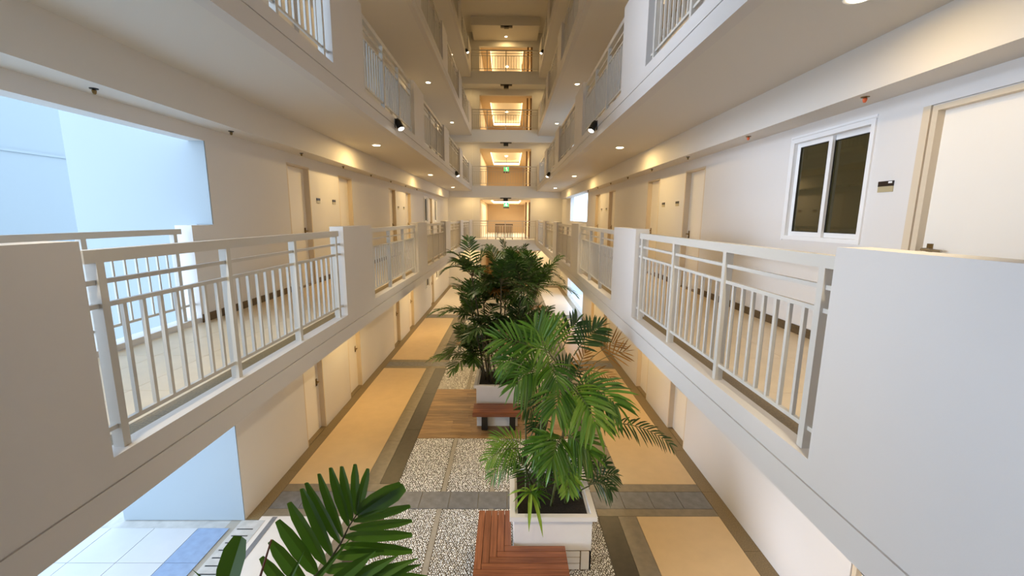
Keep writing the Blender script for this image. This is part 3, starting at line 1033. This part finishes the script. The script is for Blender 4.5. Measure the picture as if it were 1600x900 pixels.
s = 0.0865
bx0, by0 = -0.37, 4.04
ytop = by0 + 5 * s
sl = []
for i in range(5):                                       # arm slats, mitred like a log cabin against the front slats
    sl.append((bx0 + i * s, bx0 + (i + 1) * s, ytop - (4 - i) * s, 5.09))
for m_i in range(1, 6):
    sl.append((bx0 + (5 - m_i) * s, 0.71, ytop - m_i * s, ytop - (m_i - 1) * s))
bench((0, 0, 0), sl, 'L-shaped red-brown slatted bench wrapped round the nearest white planter',
      [(bx0 + 0.04, 0.0, by0 + 0.02, by0 + 0.10, 0, 0.335), (bx0 + 0.04, 0.0, 4.9, 5.0, 0, 0.335), (0.55, 0.65, by0 + 0.0, by0 + 0.38, 0, 0.322)],
      [(bx0 + 0.01, 0.70, by0 + 0.01, ytop - 0.01), (bx0 + 0.01, bx0 + 5 * s - 0.01, ytop - 0.01, 5.08)])
sl = [(-0.70, 0.29, 7.97 + i * 0.0865, 7.97 + (i + 1) * 0.0865) for i in range(5)]
b2 = bench((0, 0, 0), sl, 'straight red-brown slatted bench in front of the middle planter',
      [(-0.52, -0.40, 8.0, 8.1, 0.0, 0.335), (0.05, 0.17, 8.0, 8.1, 0.0, 0.322)],
           [(-0.69, 0.28, 7.98, 8.39)])
part('fascia_board', MB().box(-0.70, 0.29, 7.955, 7.972, 0.31, 0.395), M['bench'], b2)
part('base_block', MB().box(-0.63, 0.22, 8.18, 8.40, 0.0, 0.335), M['planter'], b2)


# ------------------------------------------------------------------ palms
def leaflet(mb, p, d, nrm, length, width, droop=0.15, blunt=False):
    """one folded strap leaflet from p along d"""
    d = d.normalized()
    side = d.cross(nrm).normalized()
    up = side.cross(d).normalized()
    prof = ((0.0, .22), (.16, .75), (.45, 1.0), (.78, .78 if not blunt else .95 if blunt != 2 else .82), (1.0, .05 if not blunt else .55 if blunt != 2 else .34))
    n0 = len(mb.v)
    for t, wd in prof:
        c = p + d * (length * t) - Vector((0, 0, 1)) * (droop * length * t * t)
        hw = width * wd * 0.5
        mb.v.append(tuple(c - side * hw + up * hw * 0.35))
        mb.v.append(tuple(c))
        mb.v.append(tuple(c + side * hw + up * hw * 0.35))
    for i in range(len(prof) - 1):
        a = n0 + i * 3
        mb.f.append((a, a + 1, a + 4, a + 3)); mb.f.append((a + 1, a + 2, a + 5, a + 4))


def bez(P0, C, P1, t):
    return P0 * (1 - t) ** 2 + C * 2 * t * (1 - t) + P1 * t * t


def frond(parent, P0, P1, arch, n, llen, lwid, mleaf, mstem, rnd, t0=0.22, blunt=False, droop=0.22, twist=0.0, face=None):
    P0, P1 = Vector(P0), Vector(P1)
    C = (P0 + P1) / 2 + Vector((0, 0, arch))
    st = MB()
    pts = [bez(P0, C, P1, i / 9) for i in range(10)]
    st.tube(pts, [0.009 - 0.0072 * i / 9 for i in range(10)], 5)
    lf = MB()
    for i in range(n):
        u = i / (n - 1)
        t = t0 + (0.985 - t0) * u
        p = bez(P0, C, P1, t)
        tan = (bez(P0, C, P1, min(1, t + 0.02)) - bez(P0, C, P1, t - 0.02)).normalized()
        upv = Vector(face) if face else Vector((0, 0, 1))
        sd = tan.cross(upv)
        if sd.length < 0.15: sd = tan.cross(Vector((0.3, -1, 0.2)))
        sd.normalize()
        nr = sd.cross(tan).normalized()
        if twist:
            sd = (sd * math.cos(twist) + nr * math.sin(twist)).normalized(); nr = sd.cross(tan).normalized()
        ll = llen * (0.55 + 0.45 * math.sin(math.pi * min(1, 0.18 + u * 0.78))) * rnd.uniform(0.9, 1.08)
        ang = math.radians(62 - 30 * u + rnd.uniform(-5, 5))
        for sg in (-1, 1):
            dv = sd * sg * math.sin(ang) + tan * math.cos(ang) + nr * rnd.uniform(0.05, 0.28)
            leaflet(lf, p, dv, nr, ll * rnd.uniform(0.92, 1.05), lwid * rnd.uniform(0.8, 1.15), droop * rnd.uniform(0.6, 1.5), blunt)
    tan = (P1 - C).normalized()
    leaflet(lf, P1, tan, Vector((0, 0, 1)) if abs(tan.z) < 0.9 else Vector((0, -1, 0)), llen * 0.6, lwid * 1.1, droop, blunt)
    fo = part('frond', lf, mleaf, parent)
    part('stalk', st, mstem, fo)
    return fo


def cane(parent, p0, p1, bend, r, material):
    p0, p1 = Vector(p0), Vector(p1)
    C = (p0 + p1) / 2 + Vector(bend)
    part('cane', MB().tube([bez(p0, C, p1, i / 7) for i in range(8)], [r * (1 - 0.35 * i / 7) for i in range(8)], 8), material, parent, smooth=True)


# --- palm in the nearest planter
rnd = random.Random(11)
BX, BY = 0.57, 5.0
pm1 = empty('palm', (BX, BY, 0.75), 'bright green multi-stem palm in the nearest white planter', 'palm')
O1 = Vector((BX, BY, 0.75))


def f1(p0, p1, arch, n=17, ll=0.40, lw=0.050, m='leaf', **k):
    n = n if m == 'leafdry' else max(7, round(n * 0.72))
    frond(pm1, Vector(p0) - O1, Vector(p1) - O1, arch, n, ll, lw * 0.86, M[m], M['stem'], rnd, **k)


for (a, b, bend, r) in (((0.40, 4.85, .715), (0.50, 4.9, 2.60), (-.05, 0, 0), .020), ((0.66, 5.05, .715), (0.80, 5.12, 2.60), (.03, 0, 0), .021), ((0.75, 4.8, .715), (0.76, 4.8, 2.28), (.05, 0, 0), .02),
                        ((0.35, 5.15, .715), (0.22, 4.85, 1.45), (-.06, 0, 0), .016), ((0.56, 4.75, .715), (0.67, 4.62, 1.66), (0, 0, 0), .017), ((0.85, 4.95, .715), (1.07, 4.9, 0.9), (0, 0, .02), .012),
                        ((0.25, 4.95, .715), (0.23, 5.1, 1.95), (.02, 0, 0), .014), ((0.60, 5.2, .715), (0.58, 5.15, 2.0), (.03, 0, 0), .015)):
    cane(pm1, Vector(a) - O1, Vector(b) - O1, bend, r, M['stem'] if a[1] < 5.1 else M['stemdark'])
f1((0.51, 4.90, 2.59), (0.34, 5.10, 2.94), 0.05, n=15, ll=0.44, lw=0.042, m='leaf', face=(0,-1,0.3), droop=0.08)
f1((0.46, 4.90, 2.64), (-0.12, 4.90, 2.85), 0.12, n=15, ll=0.36, lw=0.042, m='leaf', face=(0,-1,0.8), droop=0.12)
f1((0.69, 5.20, 2.61), (0.57, 5.30, 2.92), 0.06, n=15, ll=0.42, lw=0.034, m='leafyel2', face=(0.1,-1,0.3), droop=0.3)
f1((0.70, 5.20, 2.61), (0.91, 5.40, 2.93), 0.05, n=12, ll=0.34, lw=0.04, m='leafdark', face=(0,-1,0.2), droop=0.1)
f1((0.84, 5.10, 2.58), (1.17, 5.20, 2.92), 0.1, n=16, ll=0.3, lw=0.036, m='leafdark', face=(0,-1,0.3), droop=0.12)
f1((0.45, 4.80, 2.52), (-0.05, 4.80, 2.59), 0.15, n=16, ll=0.34, lw=0.04, m='leaf', face=(0,-1,0.9), droop=0.35)
f1((0.44, 4.80, 2.45), (0.10, 4.60, 2.40), 0.18, n=16, ll=0.36, lw=0.036, m='leaf', face=(0,-1,0.9), droop=0.35)
f1((0.51, 4.90, 2.53), (0.57, 4.60, 2.41), 0.15, n=16, ll=0.36, lw=0.04, m='leaf', face=(0,-1,0.6), droop=0.35)
f1((0.63, 5.00, 2.48), (0.35, 4.70, 2.80), 0.12, n=15, ll=0.36, lw=0.04, m='leafyel2', face=(0,-1,0.6), droop=0.3)
f1((0.74, 4.80, 2.32), (1.23, 4.45, 2.23), 0.16, n=20, ll=0.44, lw=0.048, m='leaf', face=(0,-1,0.9), droop=0.38)
f1((0.74, 4.80, 2.31), (0.96, 4.25, 2.11), 0.14, n=18, ll=0.42, lw=0.05, m='leafyel2', face=(0,-1,0.8), droop=0.40)
f1((0.71, 4.80, 2.31), (0.54, 4.40, 2.19), 0.16, n=17, ll=0.4, lw=0.046, m='leaf', face=(0,-1,0.8), droop=0.40)
f1((1.14, 4.75, 1.82), (1.98, 4.70, 1.60), 0.22, n=24, ll=0.2, lw=0.026, m='leafdark', face=(0,-1,1.0), droop=0.35, t0=0.1)
f1((0.67, 4.60, 1.77), (0.50, 4.30, 1.62), 0.12, n=17, ll=0.36, lw=0.044, m='leaf', face=(0,-1,0.8), droop=0.35)
f1((0.67, 4.60, 1.77), (0.94, 4.40, 1.66), 0.1, n=16, ll=0.34, lw=0.044, m='leaf', face=(0,-1,0.8), droop=0.35)
f1((0.64, 4.60, 1.73), (0.33, 4.50, 1.63), 0.1, n=15, ll=0.32, lw=0.042, m='leaf', face=(0,-1,0.8), droop=0.35)
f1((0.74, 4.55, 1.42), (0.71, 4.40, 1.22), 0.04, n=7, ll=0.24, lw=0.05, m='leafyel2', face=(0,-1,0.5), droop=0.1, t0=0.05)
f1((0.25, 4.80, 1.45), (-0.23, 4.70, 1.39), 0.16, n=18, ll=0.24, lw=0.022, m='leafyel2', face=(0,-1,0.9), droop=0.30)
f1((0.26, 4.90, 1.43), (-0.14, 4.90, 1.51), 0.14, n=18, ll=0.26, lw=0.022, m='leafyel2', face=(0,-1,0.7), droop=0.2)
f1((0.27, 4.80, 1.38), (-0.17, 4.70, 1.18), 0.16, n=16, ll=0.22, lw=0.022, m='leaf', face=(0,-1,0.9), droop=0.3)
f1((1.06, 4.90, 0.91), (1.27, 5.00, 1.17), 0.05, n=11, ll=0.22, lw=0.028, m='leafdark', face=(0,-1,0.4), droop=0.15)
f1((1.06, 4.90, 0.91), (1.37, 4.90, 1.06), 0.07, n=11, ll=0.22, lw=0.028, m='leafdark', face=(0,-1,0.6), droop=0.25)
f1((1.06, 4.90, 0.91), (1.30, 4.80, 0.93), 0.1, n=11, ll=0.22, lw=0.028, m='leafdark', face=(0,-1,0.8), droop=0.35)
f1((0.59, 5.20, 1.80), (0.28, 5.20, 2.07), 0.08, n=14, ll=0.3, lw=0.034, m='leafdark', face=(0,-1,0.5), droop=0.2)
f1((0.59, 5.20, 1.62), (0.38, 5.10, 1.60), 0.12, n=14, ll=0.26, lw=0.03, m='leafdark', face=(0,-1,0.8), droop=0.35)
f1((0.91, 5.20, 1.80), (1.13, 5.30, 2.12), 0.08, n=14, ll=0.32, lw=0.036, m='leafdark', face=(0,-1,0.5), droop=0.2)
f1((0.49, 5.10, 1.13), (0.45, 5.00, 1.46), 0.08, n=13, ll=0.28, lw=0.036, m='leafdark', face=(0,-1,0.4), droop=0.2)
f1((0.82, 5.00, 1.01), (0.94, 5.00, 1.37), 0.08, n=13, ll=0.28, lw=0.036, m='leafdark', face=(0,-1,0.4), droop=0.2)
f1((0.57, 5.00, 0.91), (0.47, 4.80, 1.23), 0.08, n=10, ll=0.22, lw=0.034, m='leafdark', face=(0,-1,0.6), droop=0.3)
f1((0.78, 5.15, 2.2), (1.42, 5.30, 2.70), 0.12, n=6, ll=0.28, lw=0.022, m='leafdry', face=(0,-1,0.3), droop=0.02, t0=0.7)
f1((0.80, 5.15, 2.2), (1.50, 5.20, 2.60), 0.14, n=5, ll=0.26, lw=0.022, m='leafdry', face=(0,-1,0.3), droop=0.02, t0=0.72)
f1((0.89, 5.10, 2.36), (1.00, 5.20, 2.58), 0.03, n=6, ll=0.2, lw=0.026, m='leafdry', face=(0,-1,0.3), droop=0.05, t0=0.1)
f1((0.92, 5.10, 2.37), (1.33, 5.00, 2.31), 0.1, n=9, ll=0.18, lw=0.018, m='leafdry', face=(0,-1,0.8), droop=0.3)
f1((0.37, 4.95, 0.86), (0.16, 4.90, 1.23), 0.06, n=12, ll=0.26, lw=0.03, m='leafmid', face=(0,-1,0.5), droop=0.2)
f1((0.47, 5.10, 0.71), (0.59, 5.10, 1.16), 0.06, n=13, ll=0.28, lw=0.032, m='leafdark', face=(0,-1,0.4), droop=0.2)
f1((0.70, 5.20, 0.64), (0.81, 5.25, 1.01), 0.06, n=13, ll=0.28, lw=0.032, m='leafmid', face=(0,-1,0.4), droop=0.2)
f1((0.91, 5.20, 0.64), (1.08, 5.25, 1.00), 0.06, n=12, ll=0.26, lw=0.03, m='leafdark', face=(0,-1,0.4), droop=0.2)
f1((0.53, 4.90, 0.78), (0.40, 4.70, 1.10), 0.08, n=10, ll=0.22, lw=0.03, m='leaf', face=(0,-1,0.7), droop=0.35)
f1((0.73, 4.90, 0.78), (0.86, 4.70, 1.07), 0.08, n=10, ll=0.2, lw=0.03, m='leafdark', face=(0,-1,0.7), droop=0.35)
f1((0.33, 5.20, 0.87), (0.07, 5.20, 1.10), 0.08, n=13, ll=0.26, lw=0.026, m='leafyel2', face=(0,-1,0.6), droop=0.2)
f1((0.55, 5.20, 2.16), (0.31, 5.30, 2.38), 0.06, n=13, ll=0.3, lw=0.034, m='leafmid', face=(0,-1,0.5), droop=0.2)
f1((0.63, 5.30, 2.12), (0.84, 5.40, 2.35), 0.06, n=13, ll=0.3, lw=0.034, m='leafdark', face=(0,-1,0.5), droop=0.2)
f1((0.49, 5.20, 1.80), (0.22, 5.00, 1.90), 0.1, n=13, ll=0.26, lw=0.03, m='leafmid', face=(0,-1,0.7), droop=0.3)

# --- young strap-leaf plant at the front of the same planter
yp = empty('young_palm', (0.30, 4.72, 0.75), 'small lime green young palm at the front left of the nearest planter', 'palm')
part('stem', MB().tube([(0, 0, -0.03), (0, -0.02, 0.22)], 0.012, 6), M['stem'], yp)
for i in range(14):
    a = i * 2.4 + 0.3
    el = rnd.uniform(0.05, 0.75)
    q = MB()
    leaflet(q, Vector((0, -0.02, 0.2)), Vector((math.cos(a), math.sin(a), el)), Vector((0, 0, 1)), rnd.uniform(0.22, 0.32), 0.036, 0.55)
    part('leaf', q, M['leaf'] if i % 3 else M['leafyel'], yp)
for (dx, dy, dz, ln) in ((-0.05, -0.5, 0.16, 0.43), (0.14, -0.5, 0.12, 0.46)):
    q = MB(); leaflet(q, Vector((0, -0.02, 0.2)), Vector((dx, dy, dz)), Vector((0, 0, 1)), ln, 0.05, 0.80)
    part('leaf', q, M['leafyel'], yp)

# --- palms in the middle and far planters
def clump(cx, cy, label, seed, ncane, top, spread, nf, mleaf, mst, dry=0):
    r_ = random.Random(seed)
    pr = empty('palm', (cx, cy, 0.75), label, 'palm')
    crowns = []
    H = top - 0.75
    for i in range(ncane):
        a = i * 2.4 + seed
        b0 = Vector((0.30 * math.cos(a), 0.30 * math.sin(a), -0.03))
        hh = H * (0.12 + 0.62 * ((i * 5) % ncane) / (ncane - 1))
        tp = Vector((spread * 0.52 * math.cos(a) * r_.uniform(.5, 1.1), spread * 0.42 * math.sin(a), hh))
        cane(pr, b0, tp, (0, 0, 0.1), 0.020, M[mst])
        crowns.append(tp)
    for i in range(nf):
        c = crowns[i % ncane]
        a = i * 2.39996 + r_.uniform(-.3, .3)
        el = r_.uniform(0.15, 1.25) if i % 3 else r_.uniform(-0.3, 0.3)
        L = r_.uniform(0.55, 0.95)
        L = min(L, (H - c.z - 0.12) / max(0.2, math.sin(el))) if el > 0 else L
        tip = c + Vector((math.cos(a) * L * math.cos(el), math.sin(a) * L * 0.8 * math.cos(el), L * math.sin(el)))
        tip.z = max(tip.z, 0.05)
        m = M['leafdry'] if i < dry else M[mleaf if i % 4 else 'leafmid']
        frond(pr, c, tip, 0.10 + 0.18 * r_.random() * math.cos(el), 12, 0.33, 0.040, m, M[mst], r_, blunt=(i % 2 == 0), droop=0.22, t0=0.15)
    return pr


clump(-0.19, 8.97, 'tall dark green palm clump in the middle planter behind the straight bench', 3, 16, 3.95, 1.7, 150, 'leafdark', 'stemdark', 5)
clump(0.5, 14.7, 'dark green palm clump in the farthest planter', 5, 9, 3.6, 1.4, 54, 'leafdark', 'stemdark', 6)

# --- foreground palm: fronds rising from the planter under the near bridge
fg = empty('palm', (-0.9, 1.85, 0.75), 'deep green foreground palm with broad leaflets rising at the bottom left', 'palm')
OF = Vector((-0.9, 1.85, 0.75))
cane(fg, (-0.05, 0.05, -0.03), Vector((-1.22, 1.68, 2.0)) - OF, (0, 0, 0.1), 0.03, M['stem'])
cane(fg, (0.12, -0.05, -0.03), Vector((-1.02, 1.62, 2.05)) - OF, (0.05, 0, 0.1), 0.03, M['stem'])
rach = [(-1.22, 1.68, 2.0), (-1.10, 1.72, 2.32), (-1.0, 1.78, 2.48), (-0.945, 1.81, 2.545), (-0.885, 1.84, 2.60), (-0.823, 1.86, 2.695), (-0.787, 1.88, 2.771), (-0.75, 1.9, 2.825)]
fr = part('frond', MB().tube([Vector(p) - OF for p in rach], [.011, .010, .008, .007, .006, .005, .004, .003], 6), M['stemdark'], fg)
LFS = [((-0.758, 1.9, 2.82), (-0.726, 1.85, 3.14), .046, 0), ((-0.747, 1.9, 2.835), (-0.666, 1.85, 3.116), .045, 0), ((-0.779, 1.9, 2.784), (-0.79, 1.85, 3.129), .052, 0), ((-0.797, 1.9, 2.755), (-0.843, 1.85, 3.123), .056, 0),
       ((-0.829, 1.9, 2.693), (-0.9, 1.85, 3.092), .060, 0), ((-0.844, 1.9, 2.657), (-0.964, 1.85, 3.045), .068, 0), ((-0.88, 1.88, 2.60), (-0.988, 1.85, 3.014), .068, 0), ((-0.912, 1.87, 2.56), (-1.056, 1.85, 2.939), .070, 0),
       ((-0.941, 1.84, 2.53), (-1.109, 1.83, 2.855), .072, 0), ((-0.979, 1.8, 2.50), (-1.135, 1.8, 2.767), .070, 0), ((-1.02, 1.78, 2.44), (-1.173, 1.78, 2.696), .064, 0),
       ((-0.744, 1.9, 2.831), (-0.500, 1.85, 3.03), .105, 1), ((-0.75, 1.9, 2.815), (-0.52, 1.86, 2.985), .07, 1), ((-0.772, 1.9, 2.784), (-0.47, 1.85, 2.919), .055, 0), ((-0.794, 1.9, 2.741), (-0.463, 1.85, 2.839), .057, 0),
       ((-0.826, 1.9, 2.697), (-0.465, 1.85, 2.761), .060, 0), ((-0.841, 1.89, 2.653), (-0.468, 1.85, 2.668), .062, 0), ((-0.871, 1.87, 2.61), (-0.608, 1.85, 2.66), .055, 0), ((-0.919, 1.85, 2.55), (-0.70, 1.83, 2.60), .055, 0)]
fw = Vector((0, -1, 0.25))
for a, b, wd, bl in LFS:
    a, b = Vector(a) - OF, Vector(b) - OF
    q = MB(); leaflet(q, a, b - a, fw + Vector((rnd.uniform(-.35, .35), 0, rnd.uniform(-.2, .3))), (b - a).length, wd, 0.03, True if bl else 2)
    part('leaflet', q, M['leaffg'], fr)
# second frond crossing in front, towards the right
rach2 = [(-1.02, 1.62, 2.05), (-0.98, 1.66, 2.35), (-0.95, 1.68, 2.48), (-0.90, 1.70, 2.54), (-0.82, 1.72, 2.57), (-0.72, 1.74, 2.58)]
fr2 = part('frond', MB().tube([Vector(p) - OF for p in rach2], [.010, .009, .008, .007, .005, .003], 6), M['stem'], fg)
for a, b, wd in (((-0.95, 1.68, 2.50), (-0.408, 1.72, 2.765), .060), ((-0.90, 1.70, 2.54), (-0.395, 1.72, 2.73), .062), ((-0.86, 1.71, 2.55), (-0.392, 1.74, 2.646), .062), ((-0.951, 1.68, 2.49), (-0.604, 1.72, 2.797), .066),
                 ((-0.93, 1.69, 2.51), (-0.499, 1.72, 2.776), .060), ((-0.80, 1.72, 2.57), (-0.42, 1.75, 2.58), .055), ((-0.72, 1.74, 2.58), (-0.38, 1.78, 2.60), .05)):
    a, b = Vector(a) - OF, Vector(b) - OF
    q = MB(); leaflet(q, a, b - a, fw + Vector((rnd.uniform(-.2, .2), 0, rnd.uniform(0, .5))), (b - a).length, wd, 0.05)
    part('leaflet', q, M['leaf'], fr2)
# unopened spear leaves and stalks
for a, b, wd in (((-1.16, 1.66, 2.30), (-0.716, 1.75, 2.83), .030), ((-1.2, 1.66, 2.25), (-0.93, 1.72, 2.78), .026)):
    a, b = Vector(a) - OF, Vector(b) - OF
    q = MB(); leaflet(q, a, b - a, fw, (b - a).length, wd, 0.0)
    part('spear_leaf', q, M['leaf'], fg)
part('stalk', MB().tube([Vector(p) - OF for p in ((-1.22, 1.68, 2.1), (-1.19, 1.7, 2.5), (-1.08, 1.72, 2.83))], [.008, .007, .004], 6), M['stalkred'], fg)
fr3 = part('frond', MB().tube([Vector(p) - OF for p in ((-1.22, 1.68, 2.05), (-1.30, 1.7, 2.40), (-1.345, 1.72, 2.56))], [.008, .007, .005], 6), M['stalkred'], fg)
for a, b, wd, bl in (((-1.335, 1.72, 2.52), (-1.235, 1.75, 2.83), .115, 1), ((-1.33, 1.72, 2.54), (-1.46, 1.72, 2.68), .010, 0), ((-1.31, 1.72, 2.5), (-1.48, 1.72, 2.62), .010, 0), ((-1.3, 1.72, 2.46), (-1.45, 1.72, 2.55), .010, 0)):
    a, b = Vector(a) - OF, Vector(b) - OF
    q = MB(); leaflet(q, a, b - a, fw, (b - a).length, wd, 0.02, bool(bl))
    part('leaflet', q, M['leaffg'], fr3)
